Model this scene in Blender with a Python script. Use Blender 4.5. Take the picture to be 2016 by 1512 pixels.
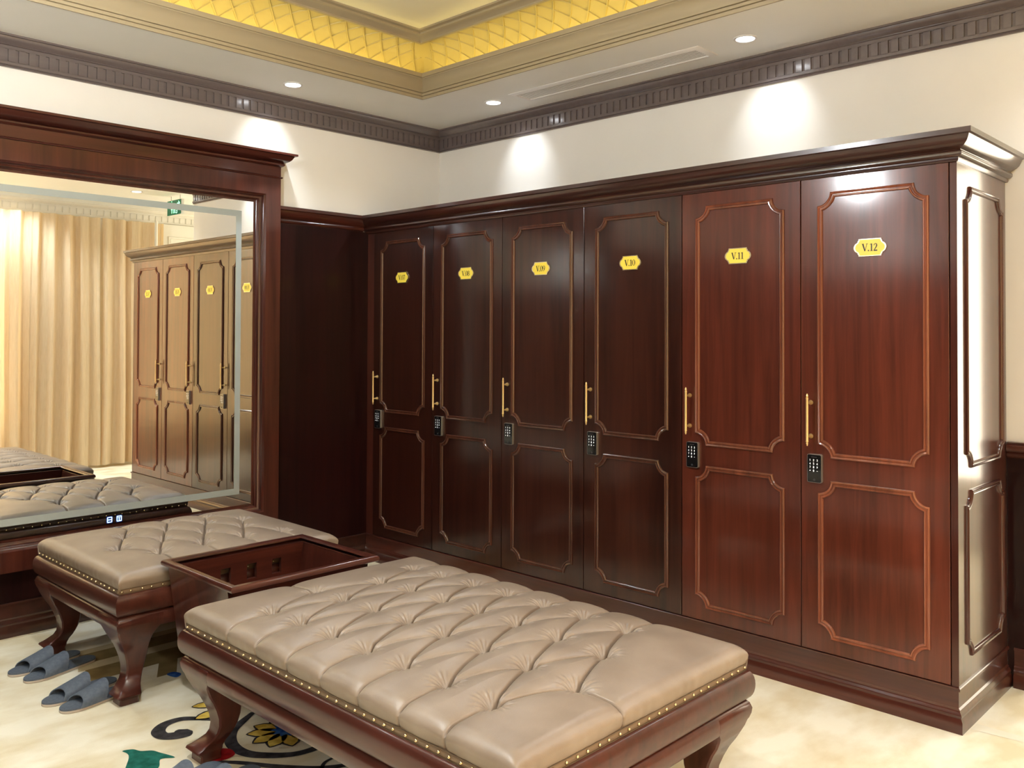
import bpy, bmesh, math, random
import numpy as np
from mathutils import Vector, Matrix

for o in list(bpy.data.objects):
    bpy.data.objects.remove(o)
S = bpy.context.scene
COL = S.collection
PI = math.pi

# ------------------------------------------------------------------ camera
CX, CY, CZ = -4.3242, -4.8419, 1.5142
YAW, PITCH, ROLL = -0.7985, 0.0166, 0.0040
FPX, SX, SY = 1743.97, -23.09, -128.17
cd = bpy.data.cameras.new('camera')
cam = bpy.data.objects.new('camera', cd)
COL.objects.link(cam)
cd.sensor_fit = 'HORIZONTAL'
cd.sensor_width = 36.0
cd.lens = FPX / 2016 * 36.0
cd.shift_x = -SX / 2016
cd.shift_y = SY / 2016
cd.clip_start = 0.05
cyw, syw = math.cos(YAW), math.sin(YAW)
fw = Vector((-syw * math.cos(PITCH), cyw * math.cos(PITCH), math.sin(PITCH)))
rt = Vector((cyw, syw, 0))
up = rt.cross(fw)
r2 = rt * math.cos(ROLL) + up * math.sin(ROLL)
u2 = -rt * math.sin(ROLL) + up * math.cos(ROLL)
m = Matrix.Identity(4)
for i in range(3):
    m[i][0], m[i][1], m[i][2] = r2[i], u2[i], -fw[i]
m[0][3], m[1][3], m[2][3] = CX, CY, CZ
cam.matrix_world = m
S.camera = cam

# ------------------------------------------------------------------ world, exposure
w = bpy.data.worlds.new('world')
S.world = w
w.use_nodes = True
w.node_tree.nodes['Background'].inputs[0].default_value = (1.0, 0.97, 0.92, 1)
w.node_tree.nodes['Background'].inputs[1].default_value = 0.05
S.view_settings.view_transform = 'Standard'
S.view_settings.look = 'None'
S.view_settings.gamma = 1.0
S.view_settings.use_curve_mapping = False
S.view_settings.exposure = 0.55
S.cycles.use_denoising = True
S.cycles.max_bounces = 10
S.cycles.diffuse_bounces = 5
S.cycles.glossy_bounces = 5
S.cycles.sample_clamp_indirect = 8.0
S.cycles.caustics_reflective = False

# light powers
P_SPOT = 11.0      # narrow wall-grazing beam of a downlight
P_DOWN = 150.0      # wide beam of a downlight
P_COVE = 0.65       # per metre of LED strip
P_WIN = 130.0       # added fill light behind the curtains
P_PASS = 42.0      # added fill light in the passage on the right

P_LAMP = 94.0     # added round lamp in the tray

# ------------------------------------------------------------------ dimensions
D = 0.6632                     # locker fronts at x = -D
SEAM = [-0.09, -0.69, -1.29, -1.893, -2.495, -3.095, -3.698]
YE = -3.725                    # end panel of the locker row
ZB, ZT, ZL = 0.169, 2.196, 2.30
ZC = 2.989                     # ceiling
XW, XE, YS = -6.6, 2.6, -5.45  # far walls
YO = -3.83                     # where the locker wall ends

# ------------------------------------------------------------------ materials
def mat(name):
    mt = bpy.data.materials.new(name)
    mt.use_nodes = True
    nt = mt.node_tree
    return mt, nt, nt.nodes['Principled BSDF']

def simple(name, col, rough=0.5, metal=0.0, coat=0.0, emit=None, es=0.0, spec=0.5):
    mt, nt, b = mat(name)
    b.inputs['Base Color'].default_value = (*col, 1)
    b.inputs['Roughness'].default_value = rough
    b.inputs['Metallic'].default_value = metal
    b.inputs['Coat Weight'].default_value = coat
    b.inputs['Specular IOR Level'].default_value = spec
    if emit:
        b.inputs['Emission Color'].default_value = (*emit, 1)
        b.inputs['Emission Strength'].default_value = es
    return mt

def N(nt, kind, **kw):
    n = nt.nodes.new(kind)
    for k, v in kw.items():
        setattr(n, k, v)
    return n

def wood(name, axis, dark, light, rough=0.3, coat=0.75, tint=False, scale=1.0):
    mt, nt, b = mat(name)
    tc = N(nt, 'ShaderNodeTexCoord')
    oi = N(nt, 'ShaderNodeObjectInfo')
    mp = N(nt, 'ShaderNodeMapping')
    sc = [22 * scale, 22 * scale, 22 * scale]
    sc['xyz'.index(axis)] = 1.1 * scale
    mp.inputs['Scale'].default_value = sc
    va = N(nt, 'ShaderNodeVectorMath', operation='SCALE')
    comb = N(nt, 'ShaderNodeCombineXYZ')
    for i in range(3):
        nt.links.new(oi.outputs['Random'], comb.inputs[i])
    nt.links.new(comb.outputs[0], va.inputs[0])
    va.inputs['Scale'].default_value = 7.0
    add = N(nt, 'ShaderNodeVectorMath', operation='ADD')
    nt.links.new(tc.outputs['Object'], add.inputs[0])
    nt.links.new(va.outputs[0], add.inputs[1])
    nt.links.new(add.outputs[0], mp.inputs['Vector'])
    n1 = N(nt, 'ShaderNodeTexNoise')
    n1.inputs['Scale'].default_value = 1.0
    n1.inputs['Detail'].default_value = 6.0
    n1.inputs['Roughness'].default_value = 0.62
    n1.inputs['Distortion'].default_value = 0.6
    nt.links.new(mp.outputs[0], n1.inputs['Vector'])
    mp2 = N(nt, 'ShaderNodeMapping')
    s2 = [5.0 * scale] * 3
    s2['xyz'.index(axis)] = 0.5 * scale
    mp2.inputs['Scale'].default_value = s2
    nt.links.new(add.outputs[0], mp2.inputs['Vector'])
    n2 = N(nt, 'ShaderNodeTexNoise')
    n2.inputs['Scale'].default_value = 1.0
    n2.inputs['Detail'].default_value = 3.0
    nt.links.new(mp2.outputs[0], n2.inputs['Vector'])
    mx = N(nt, 'ShaderNodeMath', operation='ADD')
    s1 = N(nt, 'ShaderNodeMath', operation='MULTIPLY')
    s1.inputs[1].default_value = 0.55
    nt.links.new(n1.outputs['Fac'], s1.inputs[0])
    s3 = N(nt, 'ShaderNodeMath', operation='MULTIPLY')
    s3.inputs[1].default_value = 0.45
    nt.links.new(n2.outputs['Fac'], s3.inputs[0])
    nt.links.new(s1.outputs[0], mx.inputs[0])
    nt.links.new(s3.outputs[0], mx.inputs[1])
    rp = N(nt, 'ShaderNodeValToRGB')
    rp.color_ramp.elements[0].position = 0.33
    rp.color_ramp.elements[0].color = (*dark, 1)
    rp.color_ramp.elements[1].position = 0.68
    rp.color_ramp.elements[1].color = (*light, 1)
    nt.links.new(mx.outputs[0], rp.inputs['Fac'])
    out = rp.outputs['Color']
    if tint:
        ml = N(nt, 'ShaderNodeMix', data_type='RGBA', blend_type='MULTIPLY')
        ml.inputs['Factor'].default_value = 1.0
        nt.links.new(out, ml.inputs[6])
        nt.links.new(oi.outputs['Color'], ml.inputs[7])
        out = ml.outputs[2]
    nt.links.new(out, b.inputs['Base Color'])
    b.inputs['Roughness'].default_value = rough
    b.inputs['Coat Weight'].default_value = coat
    b.inputs['Coat Roughness'].default_value = 0.13
    b.inputs['Specular IOR Level'].default_value = 0.35
    b.inputs['Coat IOR'].default_value = 1.55
    return mt

DK, LT = (0.026, 0.0066, 0.0050), (0.090, 0.022, 0.0140)
M = {}
M['wood_z'] = wood('mahogany_upright', 'z', DK, LT)
M['wood_x'] = wood('mahogany_lengthwise', 'x', DK, LT)
M['wood_y'] = wood('mahogany_crosswise', 'y', DK, LT)
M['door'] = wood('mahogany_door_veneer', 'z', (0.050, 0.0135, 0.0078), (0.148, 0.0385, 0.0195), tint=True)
for _n in ('door', 'wood_y', 'wood_x', 'wood_z'):
    M[_n].node_tree.nodes['Principled BSDF'].inputs['Coat Weight'].default_value = 1.0
    M[_n].node_tree.nodes['Principled BSDF'].inputs['Coat IOR'].default_value = 1.52
    M[_n].node_tree.nodes['Principled BSDF'].inputs['Specular IOR Level'].default_value = 0.12
M['cornice'] = wood('cornice_mahogany', 'y', (0.018, 0.0055, 0.0045), (0.058, 0.0165, 0.011))
M['panel'] = wood('dark_mahogany_panel', 'z', (0.007, 0.0018, 0.0018), (0.022, 0.0048, 0.0046), rough=0.36, coat=0.25)
M['panel'].node_tree.nodes['Principled BSDF'].inputs['Specular IOR Level'].default_value = 0.12
M['crown'] = wood('dark_crown_wood', 'x', (0.115, 0.092, 0.090), (0.165, 0.135, 0.130), rough=0.3)
M['bench_y'] = wood('bench_mahogany_y', 'y', (0.030, 0.0078, 0.0056), (0.090, 0.0235, 0.015), rough=0.3, coat=0.3)
M['bench_z'] = wood('bench_mahogany_z', 'z', (0.030, 0.0078, 0.0056), (0.090, 0.0235, 0.015), rough=0.3, coat=0.3)
M['gold'] = simple('brushed_gold', (0.95, 0.72, 0.36), 0.36, 0.85)
M['brass'] = simple('polished_brass', (0.78, 0.66, 0.42), 0.22, 1.0)
M['platefill'] = simple('plate_yellow', (0.86, 0.68, 0.085), 0.4, 0.0)
M['ink'] = simple('plate_ink', (0.010, 0.009, 0.008), 0.45)
M['black'] = simple('keypad_black', (0.006, 0.006, 0.007), 0.12, coat=0.5)
M['keysteel'] = simple('keypad_rim', (0.50, 0.47, 0.46), 0.3, 0.8)
M['keygrey'] = simple('keypad_sensor', (0.04, 0.04, 0.045), 0.3)
M['keylit'] = simple('keypad_lit_digit', (0.9, 0.9, 0.9), 0.4, emit=(1, 1, 1), es=0.6)
M['mirror'] = simple('mirror_silver', (0.93, 0.94, 0.92), 0.0, 1.0)
M['frost'] = simple('frosted_band', (0.34, 0.385, 0.385), 0.35, 0.0)
M['btn'] = simple('touch_button_light', (0.2, 0.6, 1.0), 0.4, emit=(0.55, 0.86, 1.0), es=1.5)
M['btnglow'] = simple('touch_button_backlight', (0.01, 0.02, 0.2), 0.4, emit=(0.02, 0.06, 0.5), es=0.16)
M['whitetrim'] = simple('cream_trim', (0.74, 0.71, 0.62), 0.45)
M['trayfascia'] = simple('tray_moulding', (0.32, 0.262, 0.165), 0.5)
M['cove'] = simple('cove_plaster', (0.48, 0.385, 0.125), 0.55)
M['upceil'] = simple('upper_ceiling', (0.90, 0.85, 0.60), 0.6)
M['led'] = simple('led_strip', (1, 0.9, 0.5), 0.5, emit=(1, 0.78, 0.22), es=6.0)
M['lampring'] = simple('downlight_trim', (0.75, 0.75, 0.75), 0.35)
M['lamplens'] = simple('downlight_lens', (1, 1, 1), 0.4, emit=(0.95, 0.97, 1.0), es=14.0)
M['vent'] = simple('vent_paint', (0.82, 0.81, 0.79), 0.45)
M['ventdark'] = simple('vent_shadow_gap', (0.34, 0.32, 0.31), 0.6)
M['signgreen'] = simple('exit_sign_green', (0.0, 0.16, 0.09), 0.35)
M['signwhite'] = simple('exit_sign_lit_letter', (0.6, 1, 0.8), 0.4, emit=(0.25, 1.0, 0.6), es=1.1)
M['signcase'] = simple('exit_sign_case', (0.75, 0.75, 0.7), 0.4)
M['wire'] = simple('thin_wire', (0.25, 0.24, 0.22), 0.4, 0.6)
M['sole'] = simple('slipper_sole_edge', (0.48, 0.41, 0.34), 0.8)
M['winpane'] = simple('window_pane', (0.8, 0.85, 0.9), 0.1)

def noisy(name, c1, c2, scale, rough, bump=0.0, bscale=200.0, detail=4.0, stretch=(1, 1, 1), spec=0.5, sheen=0.0, lo=0.35, hi=0.65):
    mt, nt, b = mat(name)
    tc = N(nt, 'ShaderNodeTexCoord')
    mp = N(nt, 'ShaderNodeMapping')
    mp.inputs['Scale'].default_value = stretch
    nt.links.new(tc.outputs['Object'], mp.inputs['Vector'])
    n1 = N(nt, 'ShaderNodeTexNoise')
    n1.inputs['Scale'].default_value = scale
    n1.inputs['Detail'].default_value = detail
    nt.links.new(mp.outputs[0], n1.inputs['Vector'])
    rp = N(nt, 'ShaderNodeValToRGB')
    rp.color_ramp.elements[0].position = lo
    rp.color_ramp.elements[0].color = (*c1, 1)
    rp.color_ramp.elements[1].position = hi
    rp.color_ramp.elements[1].color = (*c2, 1)
    nt.links.new(n1.outputs['Fac'], rp.inputs['Fac'])
    nt.links.new(rp.outputs['Color'], b.inputs['Base Color'])
    b.inputs['Roughness'].default_value = rough
    b.inputs['Specular IOR Level'].default_value = spec
    b.inputs['Sheen Weight'].default_value = sheen
    if bump:
        n2 = N(nt, 'ShaderNodeTexNoise')
        n2.inputs['Scale'].default_value = bscale
        n2.inputs['Detail'].default_value = 2.0
        nt.links.new(tc.outputs['Object'], n2.inputs['Vector'])
        bp = N(nt, 'ShaderNodeBump')
        bp.inputs['Strength'].default_value = bump
        bp.inputs['Distance'].default_value = 0.002
        nt.links.new(n2.outputs['Fac'], bp.inputs['Height'])
        nt.links.new(bp.outputs[0], b.inputs['Normal'])
    return mt

M['wall'] = noisy('cream_wall_paint', (0.80, 0.785, 0.74), (0.82, 0.805, 0.76), 3.0, 0.55)
M['ceil'] = noisy('ceiling_paint', (0.84, 0.85, 0.82), (0.86, 0.87, 0.84), 3.0, 0.6)
M['leather'] = noisy('taupe_leather', (0.205, 0.153, 0.113), (0.26, 0.20, 0.153), 7.0, 0.42, bump=0.15, bscale=260.0)
_lb = M['leather'].node_tree.nodes['Principled BSDF']
_lb.inputs['Coat Weight'].default_value = 0.45
_lb.inputs['Coat Roughness'].default_value = 0.40
M['leatherband'] = simple('leather_band', (0.17, 0.11, 0.065), 0.45)
M['bandline'] = simple('band_stitch_line', (0.09, 0.055, 0.03), 0.5)
M['slipper'] = noisy('slate_slipper_fabric', (0.075, 0.095, 0.13), (0.10, 0.122, 0.16), 90.0, 0.75, bump=0.3, bscale=600.0)
M['carpet'] = noisy('cream_carpet', (0.66, 0.57, 0.38), (0.84, 0.80, 0.67), 5.0, 0.95, bump=0.5, bscale=500.0, detail=5.0, stretch=(0.55, 1.0, 1.0), spec=0.1, sheen=0.15, lo=0.38, hi=0.62)
M['c_dark'] = noisy('carpet_charcoal', (0.020, 0.018, 0.020), (0.055, 0.050, 0.055), 30.0, 0.95, spec=0.1)
M['c_yellow'] = noisy('carpet_gold', (0.50, 0.33, 0.05), (0.72, 0.52, 0.11), 26.0, 0.95, spec=0.1)
M['c_green'] = noisy('carpet_green', (0.008, 0.075, 0.055), (0.02, 0.14, 0.11), 26.0, 0.95, spec=0.1)
M['c_red'] = noisy('carpet_red', (0.20, 0.006, 0.008), (0.38, 0.012, 0.014), 30.0, 0.95, spec=0.1)
M['c_blue'] = noisy('carpet_blue', (0.01, 0.05, 0.25), (0.05, 0.15, 0.45), 40.0, 0.95, spec=0.1)
M['c_tan'] = noisy('carpet_tan', (0.20, 0.135, 0.055), (0.28, 0.20, 0.085), 8.0, 0.95, spec=0.1)
M['c_pale'] = noisy('carpet_pale', (0.68, 0.64, 0.52), (0.74, 0.70, 0.58), 8.0, 0.95, spec=0.1)
M['c_beige'] = noisy('carpet_beige', (0.50, 0.40, 0.24), (0.58, 0.48, 0.31), 8.0, 0.95, spec=0.1)

def curtain_mat():
    mt, nt, b = mat('cream_curtain_cloth')
    tc = N(nt, 'ShaderNodeTexCoord')
    mp = N(nt, 'ShaderNodeMapping')
    mp.inputs['Scale'].default_value = (60, 60, 3)
    nt.links.new(tc.outputs['Object'], mp.inputs['Vector'])
    n1 = N(nt, 'ShaderNodeTexNoise')
    n1.inputs['Scale'].default_value = 3.0
    nt.links.new(mp.outputs[0], n1.inputs['Vector'])
    rp = N(nt, 'ShaderNodeValToRGB')
    rp.color_ramp.elements[0].position = 0.3
    rp.color_ramp.elements[0].color = (0.74, 0.62, 0.42, 1)
    rp.color_ramp.elements[1].position = 0.7
    rp.color_ramp.elements[1].color = (0.86, 0.75, 0.55, 1)
    nt.links.new(n1.outputs['Fac'], rp.inputs['Fac'])
    nt.links.new(rp.outputs['Color'], b.inputs['Base Color'])
    b.inputs['Roughness'].default_value = 0.85
    tr = N(nt, 'ShaderNodeBsdfTranslucent')
    tr.inputs['Color'].default_value = (0.80, 0.56, 0.28, 1)
    mx = N(nt, 'ShaderNodeMixShader')
    mx.inputs[0].default_value = 0.4
    nt.links.new(b.outputs[0], mx.inputs[1])
    nt.links.new(tr.outputs[0], mx.inputs[2])
    nt.links.new(mx.outputs[0], nt.nodes['Material Output'].inputs['Surface'])
    return mt
M['curtain'] = curtain_mat()

# ------------------------------------------------------------------ mesh helpers
class MB:
    """collects shapes of one part, then links them as one mesh object"""
    def __init__(self):
        self.v, self.f, self.mi, self.mats, self.cur, self.sm = [], [], [], [], 0, []
        self.smooth = False
    def use(self, mt, smooth=None):
        if mt not in self.mats:
            self.mats.append(mt)
        self.cur = self.mats.index(mt)
        if smooth is not None:
            self.smooth = smooth
        return self
    def add(self, vs, fs):
        b = len(self.v)
        self.v.extend([tuple(p) for p in vs])
        for f in fs:
            self.f.append([b + i for i in f])
            self.mi.append(self.cur)
            self.sm.append(self.smooth)
    def box(self, x0, x1, y0, y1, z0, z1):
        vs = [(x, y, z) for x in (x0, x1) for y in (y0, y1) for z in (z0, z1)]
        self.add(vs, [(0, 1, 3, 2), (4, 6, 7, 5), (0, 4, 5, 1), (2, 3, 7, 6), (0, 2, 6, 4), (1, 5, 7, 3)])
    def cbox(self, x0, x1, y0, y1, z0, z1, c):
        """box with chamfered edges"""
        bm = bmesh.new()
        bmesh.ops.create_cube(bm, size=1.0)
        for v in bm.verts:
            v.co = Vector(((x0 + x1) / 2 + v.co.x * (x1 - x0), (y0 + y1) / 2 + v.co.y * (y1 - y0), (z0 + z1) / 2 + v.co.z * (z1 - z0)))
        bmesh.ops.bevel(bm, geom=bm.edges[:], offset=c, segments=2, affect='EDGES', profile=0.5)
        bm.verts.index_update()
        self.add([v.co[:] for v in bm.verts], [[v.index for v in f.verts] for f in bm.faces])
        bm.free()
    def grid(self, P, closed_u=False, closed_v=False):
        nu, nv = len(P), len(P[0])
        vs = [q for row in P for q in row]
        fs = []
        for i in range(nu if closed_u else nu - 1):
            for j in range(nv if closed_v else nv - 1):
                i2, j2 = (i + 1) % nu, (j + 1) % nv
                fs.append((i * nv + j, i2 * nv + j, i2 * nv + j2, i * nv + j2))
        self.add(vs, fs)
    def poly(self, pts):
        self.add(pts, [list(range(len(pts)))])
    def prism(self, pts, fn, h0, h1):
        """outline in 2D extruded from h0 to h1; fn(u, v, h) -> point"""
        n = len(pts)
        vs = [fn(u, v, h0) for u, v in pts] + [fn(u, v, h1) for u, v in pts]
        fs = [list(range(n))[::-1], list(range(n, 2 * n))]
        fs += [(i, (i + 1) % n, n + (i + 1) % n, n + i) for i in range(n)]
        self.add(vs, fs)
    def lathe(self, prof, fn, seg=16, caps=True):
        """prof: (radius, height); fn(x, y, h) -> point"""
        P = [[fn(r * math.cos(2 * PI * k / seg), r * math.sin(2 * PI * k / seg), h) for k in range(seg)] for r, h in prof]
        self.grid(P, closed_v=True)
        if caps:
            self.poly(P[0][::-1])
            self.poly(P[-1])
    def sweep(self, path, prof, fn, closed=False, caps=True):
        loops = [offset2d(path, o, closed) for o, h in prof]
        P = [[fn(loops[j][i][0], loops[j][i][1], prof[j][1]) for j in range(len(prof))] for i in range(len(path))]
        self.grid(P, closed_u=closed)
        if not closed and caps:
            self.poly(P[0])
            self.poly(P[-1][::-1])
    def ribbon(self, pts, wd, fn, h):
        """flat stroke along a polyline"""
        n = len(pts)
        if not hasattr(wd, '__len__'):
            wd = [wd] * n
        L, R = [], []
        for i in range(n):
            a, b = pts[max(0, i - 1)], pts[min(n - 1, i + 1)]
            dx, dy = b[0] - a[0], b[1] - a[1]
            l = math.hypot(dx, dy) or 1
            nx, ny = -dy / l * wd[i] / 2, dx / l * wd[i] / 2
            L.append(fn(pts[i][0] + nx, pts[i][1] + ny, h))
            R.append(fn(pts[i][0] - nx, pts[i][1] - ny, h))
        self.grid([L, R])
    def build(self, name, parent=None, color=None, fix=True):
        me = bpy.data.meshes.new(name)
        me.from_pydata(self.v, [], self.f)
        for mt in self.mats:
            me.materials.append(mt)
        me.polygons.foreach_set('material_index', self.mi)
        me.polygons.foreach_set('use_smooth', self.sm)
        me.update()
        if fix:
            bm = bmesh.new()
            bm.from_mesh(me)
            bmesh.ops.recalc_face_normals(bm, faces=bm.faces[:])
            bm.to_mesh(me)
            bm.free()
        if any(self.sm):
            try:
                me.set_sharp_from_angle(angle=math.radians(38))
            except Exception:
                pass
        ob = bpy.data.objects.new(name, me)
        COL.objects.link(ob)
        if parent is not None:
            ob.parent = parent
        if color:
            ob.color = (*color, 1)
        return ob

def offset2d(path, o, closed):
    n = len(path)
    out = []
    for i in range(n):
        p = path[i]
        if closed or 0 < i < n - 1:
            a, b = path[(i - 1) % n], path[(i + 1) % n]
            d1 = (p[0] - a[0], p[1] - a[1])
            d2 = (b[0] - p[0], b[1] - p[1])
        elif i == 0:
            d1 = d2 = (path[1][0] - p[0], path[1][1] - p[1])
        else:
            d1 = d2 = (p[0] - path[i - 1][0], p[1] - path[i - 1][1])
        l1, l2 = math.hypot(*d1), math.hypot(*d2)
        n1 = (-d1[1] / l1, d1[0] / l1)
        n2 = (-d2[1] / l2, d2[0] / l2)
        k = 1 + n1[0] * n2[0] + n1[1] * n2[1]
        k = max(k, 0.25)
        out.append((p[0] + o * (n1[0] + n2[0]) / k, p[1] + o * (n1[1] + n2[1]) / k))
    return out

def W3(u, v, h):
    return (u, v, h)

def tag(o, label=None, cat=None, group=None, kind=None):
    if label: o['label'] = label
    if cat: o['category'] = cat
    if group: o['group'] = group
    if kind: o['kind'] = kind
    return o

def thing(name, label, cat, loc=(0, 0, 0), group=None):
    o = bpy.data.objects.new(name, None)
    o.empty_display_size = 0.1
    COL.objects.link(o)
    o.location = loc
    return tag(o, label, cat, group)

def struct(mb, name):
    o = mb.build(name)
    o['kind'] = 'structure'
    return o

def light(name, kind, loc, aim, power, color, parent=None, size=None, blend=1.0, radius=0.03, sx=1, sy=1):
    ld = bpy.data.lights.new(name, kind)
    ld.energy = power
    ld.color = color
    o = bpy.data.objects.new(name, ld)
    COL.objects.link(o)
    if kind == 'SPOT':
        ld.spot_size = size
        ld.spot_blend = blend
        ld.shadow_soft_size = radius
    if kind == 'AREA':
        ld.shape = 'RECTANGLE'
        ld.size, ld.size_y = sx, sy
    o.location = loc
    d = Vector(aim) - Vector(loc)
    o.rotation_euler = d.to_track_quat('-Z', 'Y').to_euler()
    if parent is not None:
        o.parent = parent
        o.location = Vector(loc) - parent.location
    return o

# ------------------------------------------------------------------ room shell
b = MB().use(M['wall'])
b.box(XW - 0.1, XE + 0.1, 0.0, 0.12, 0, 3.6)
struct(b, 'wall_north')
b = MB().use(M['wall'])
b.box(0.0, 0.15, YO, 0.0, 0, 3.6)
struct(b, 'wall_east')
b = MB().use(M['wall'])
WX0, WX1, WZ0, WZ1 = -4.9, -1.35, 0.35, 2.6      # opening of the added window behind the curtains
b.box(XW - 0.1, WX0, YS - 0.12, YS, 0, 3.6)
b.box(WX1, XE + 0.1, YS - 0.12, YS, 0, 3.6)
b.box(WX0, WX1, YS - 0.12, YS, 0, WZ0)
b.box(WX0, WX1, YS - 0.12, YS, WZ1, 3.6)
struct(b, 'wall_south')
b = MB().use(M['wall'])
b.box(XW - 0.12, XW, YS, 0, 0, 3.6)
struct(b, 'wall_west')
b = MB().use(M['wall'])
b.box(XE, XE + 0.12, YS, -2.9, 0, 3.6)
b.box(0.15, XE, -2.9, -2.78, 0, 3.6)
struct(b, 'wall_passage')

# ceiling with a tray
TX0, TX1, TY0, TY1 = -5.9, -0.69, -3.95, -0.61
b = MB().use(M['ceil'])
def slab(x0, x1, y0, y1, z0=ZC, z1=ZC + 0.03):
    b.box(x0, x1, y0, y1, z0, z1)
slab(XW, XE, TY1, 0.0)
slab(XW, XE, YS, TY0)
slab(XW, TX0, TY0, TY1)
slab(TX1, XE, TY0, TY1)
tray = [(TX1, TY1), (TX0, TY1), (TX0, TY0), (TX1, TY0)]   # counter-clockwise seen from above: inward offset is positive
b.use(M['cove'], True)
arc = []
for k in range(13):
    t = k / 12 * PI / 2
    arc.append((-0.16 + 0.27 * (1 - math.cos(t)), 3.05 + 0.25 * math.sin(t)))
b.sweep(tray, [(-0.04, 3.05)] + arc, W3, closed=True)
# raised lattice on the cove
b.use(M['cove'], False)
def cove_pt(side, s, t, lift):
    a = t * PI / 2
    o = -0.16 + 0.27 * (1 - math.cos(a)) + lift * math.cos(a)
    z = 3.05 + 0.25 * math.sin(a) - lift * math.sin(a)
    if side == 0: return (s, TY1 - o, z)
    if side == 1: return (TX1 - o, s, z)
    if side == 2: return (s, TY0 + o, z)
    return (TX0 + o, s, z)
for side in range(4):
    lo, hi = (TX0, TX1) if side in (0, 2) else (TY0, TY1)
    n = int((hi - lo) / 0.125)
    for i in range(-2, n + 2):
        for sg in (1, -1):
            rows = []
            for k in range(9):
                t = 0.15 + 0.8 * k / 8
                s = lo + (i + 0.5) * 0.125 + sg * (t - 0.55) * 0.33
                o = -0.16 + 0.27 * (1 - math.cos(t * PI / 2))
                if s < lo + o + 0.01 or s > hi - o - 0.01:
                    continue
                lf = 0.006 if sg > 0 else 0.0075
                rows.append([cove_pt(side, s - 0.007, t, 0.0), cove_pt(side, s - 0.004, t, lf), cove_pt(side, s + 0.004, t, lf), cove_pt(side, s + 0.007, t, 0.0)])
            if len(rows) > 1:
                b.grid(rows)
b.use(M['trayfascia'], True)
top = [(0.105, 3.285), (0.125, 3.285), (0.125, 3.295), (0.15, 3.312), (0.165, 3.318), (0.165, 3.33), (0.185, 3.335), (0.19, 3.345)]
b.sweep(tray, top, W3, closed=True)
b.use(M['upceil'], False)
b.box(TX0 + 0.1, TX1 - 0.1, TY0 + 0.1, TY1 - 0.1, 3.343, 3.37)
struct(b, 'ceiling')

b = MB().use(M['trayfascia'], True)
fas = [(-0.05, 3.0), (-0.0, 2.984), (0.006, 2.984), (0.008, 2.999), (0.001, 3.001), (0.001, 3.004), (0.009, 3.006), (0.010, 3.019), (0.002, 3.021), (0.002, 3.024), (0.010, 3.026), (0.012, 3.040), (0.004, 3.042),
       (0.006, 3.055), (0.011, 3.073), (0.022, 3.091), (0.036, 3.102), (0.036, 3.109), (0.043, 3.109), (0.043, 3.135), (0.02, 3.135), (-0.03, 3.13), (-0.05, 3.05)]
b.sweep(tray, fas, W3, closed=True)
struct(b, 'trim_1')

# dark dentil crown on the north and east walls
def crown(path, mt, name, pitch=0.048, z0=2.834):
    b = MB().use(mt, True)
    prof = [(0.0, z0), (0.012, z0), (0.015, z0 + 0.004), (0.012, z0 + 0.009), (0.010, z0 + 0.014), (0.010, z0 + 0.104), (0.018, z0 + 0.106), (0.024, z0 + 0.110), (0.022, z0 + 0.114), (0.030, z0 + 0.120),
            (0.040, z0 + 0.126), (0.048, z0 + 0.136), (0.050, z0 + 0.144), (0.060, z0 + 0.146), (0.060, ZC), (0.0, ZC)]
    b.sweep(path, prof, W3)
    b.use(mt, False)
    for (p, q) in zip(path[:-1], path[1:]):
        l = math.hypot(q[0] - p[0], q[1] - p[1])
        dx, dy = (q[0] - p[0]) / l, (q[1] - p[1]) / l
        nx, ny = -dy, dx
        k = 0
        s = 0.012
        while s + pitch < l:
            a0, a1 = s + 0.016, s + pitch
            vs = []
            for aa in (a0, a1):
                for oo in (0.008, 0.018):
                    for zz in (z0 + 0.026, z0 + 0.092):
                        vs.append((p[0] + dx * aa + nx * oo, p[1] + dy * aa + ny * oo, zz))
            b.add(vs, [(0, 1, 3, 2), (4, 6, 7, 5), (0, 4, 5, 1), (2, 3, 7, 6), (0, 2, 6, 4), (1, 5, 7, 3)])
            s += pitch
        for zz0, zz1 in ((z0 + 0.012, z0 + 0.028), (z0 + 0.090, z0 + 0.106)):
            vs = [(p[0] + dx * aa + nx * oo, p[1] + dy * aa + ny * oo, zz) for aa in (0.0, l) for oo in (0.008, 0.018) for zz in (zz0, zz1)]
            b.add(vs, [(0, 1, 3, 2), (4, 6, 7, 5), (0, 4, 5, 1), (2, 3, 7, 6), (0, 2, 6, 4), (1, 5, 7, 3)])
    return struct(b, name)
crown([(0.0, YO), (0.0, 0.0), (XW, 0.0)], M['crown'], 'trim_2')
crown([(XW, YS), (XE, YS)], M['whitetrim'], 'trim_3', pitch=0.075, z0=2.80)

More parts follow.
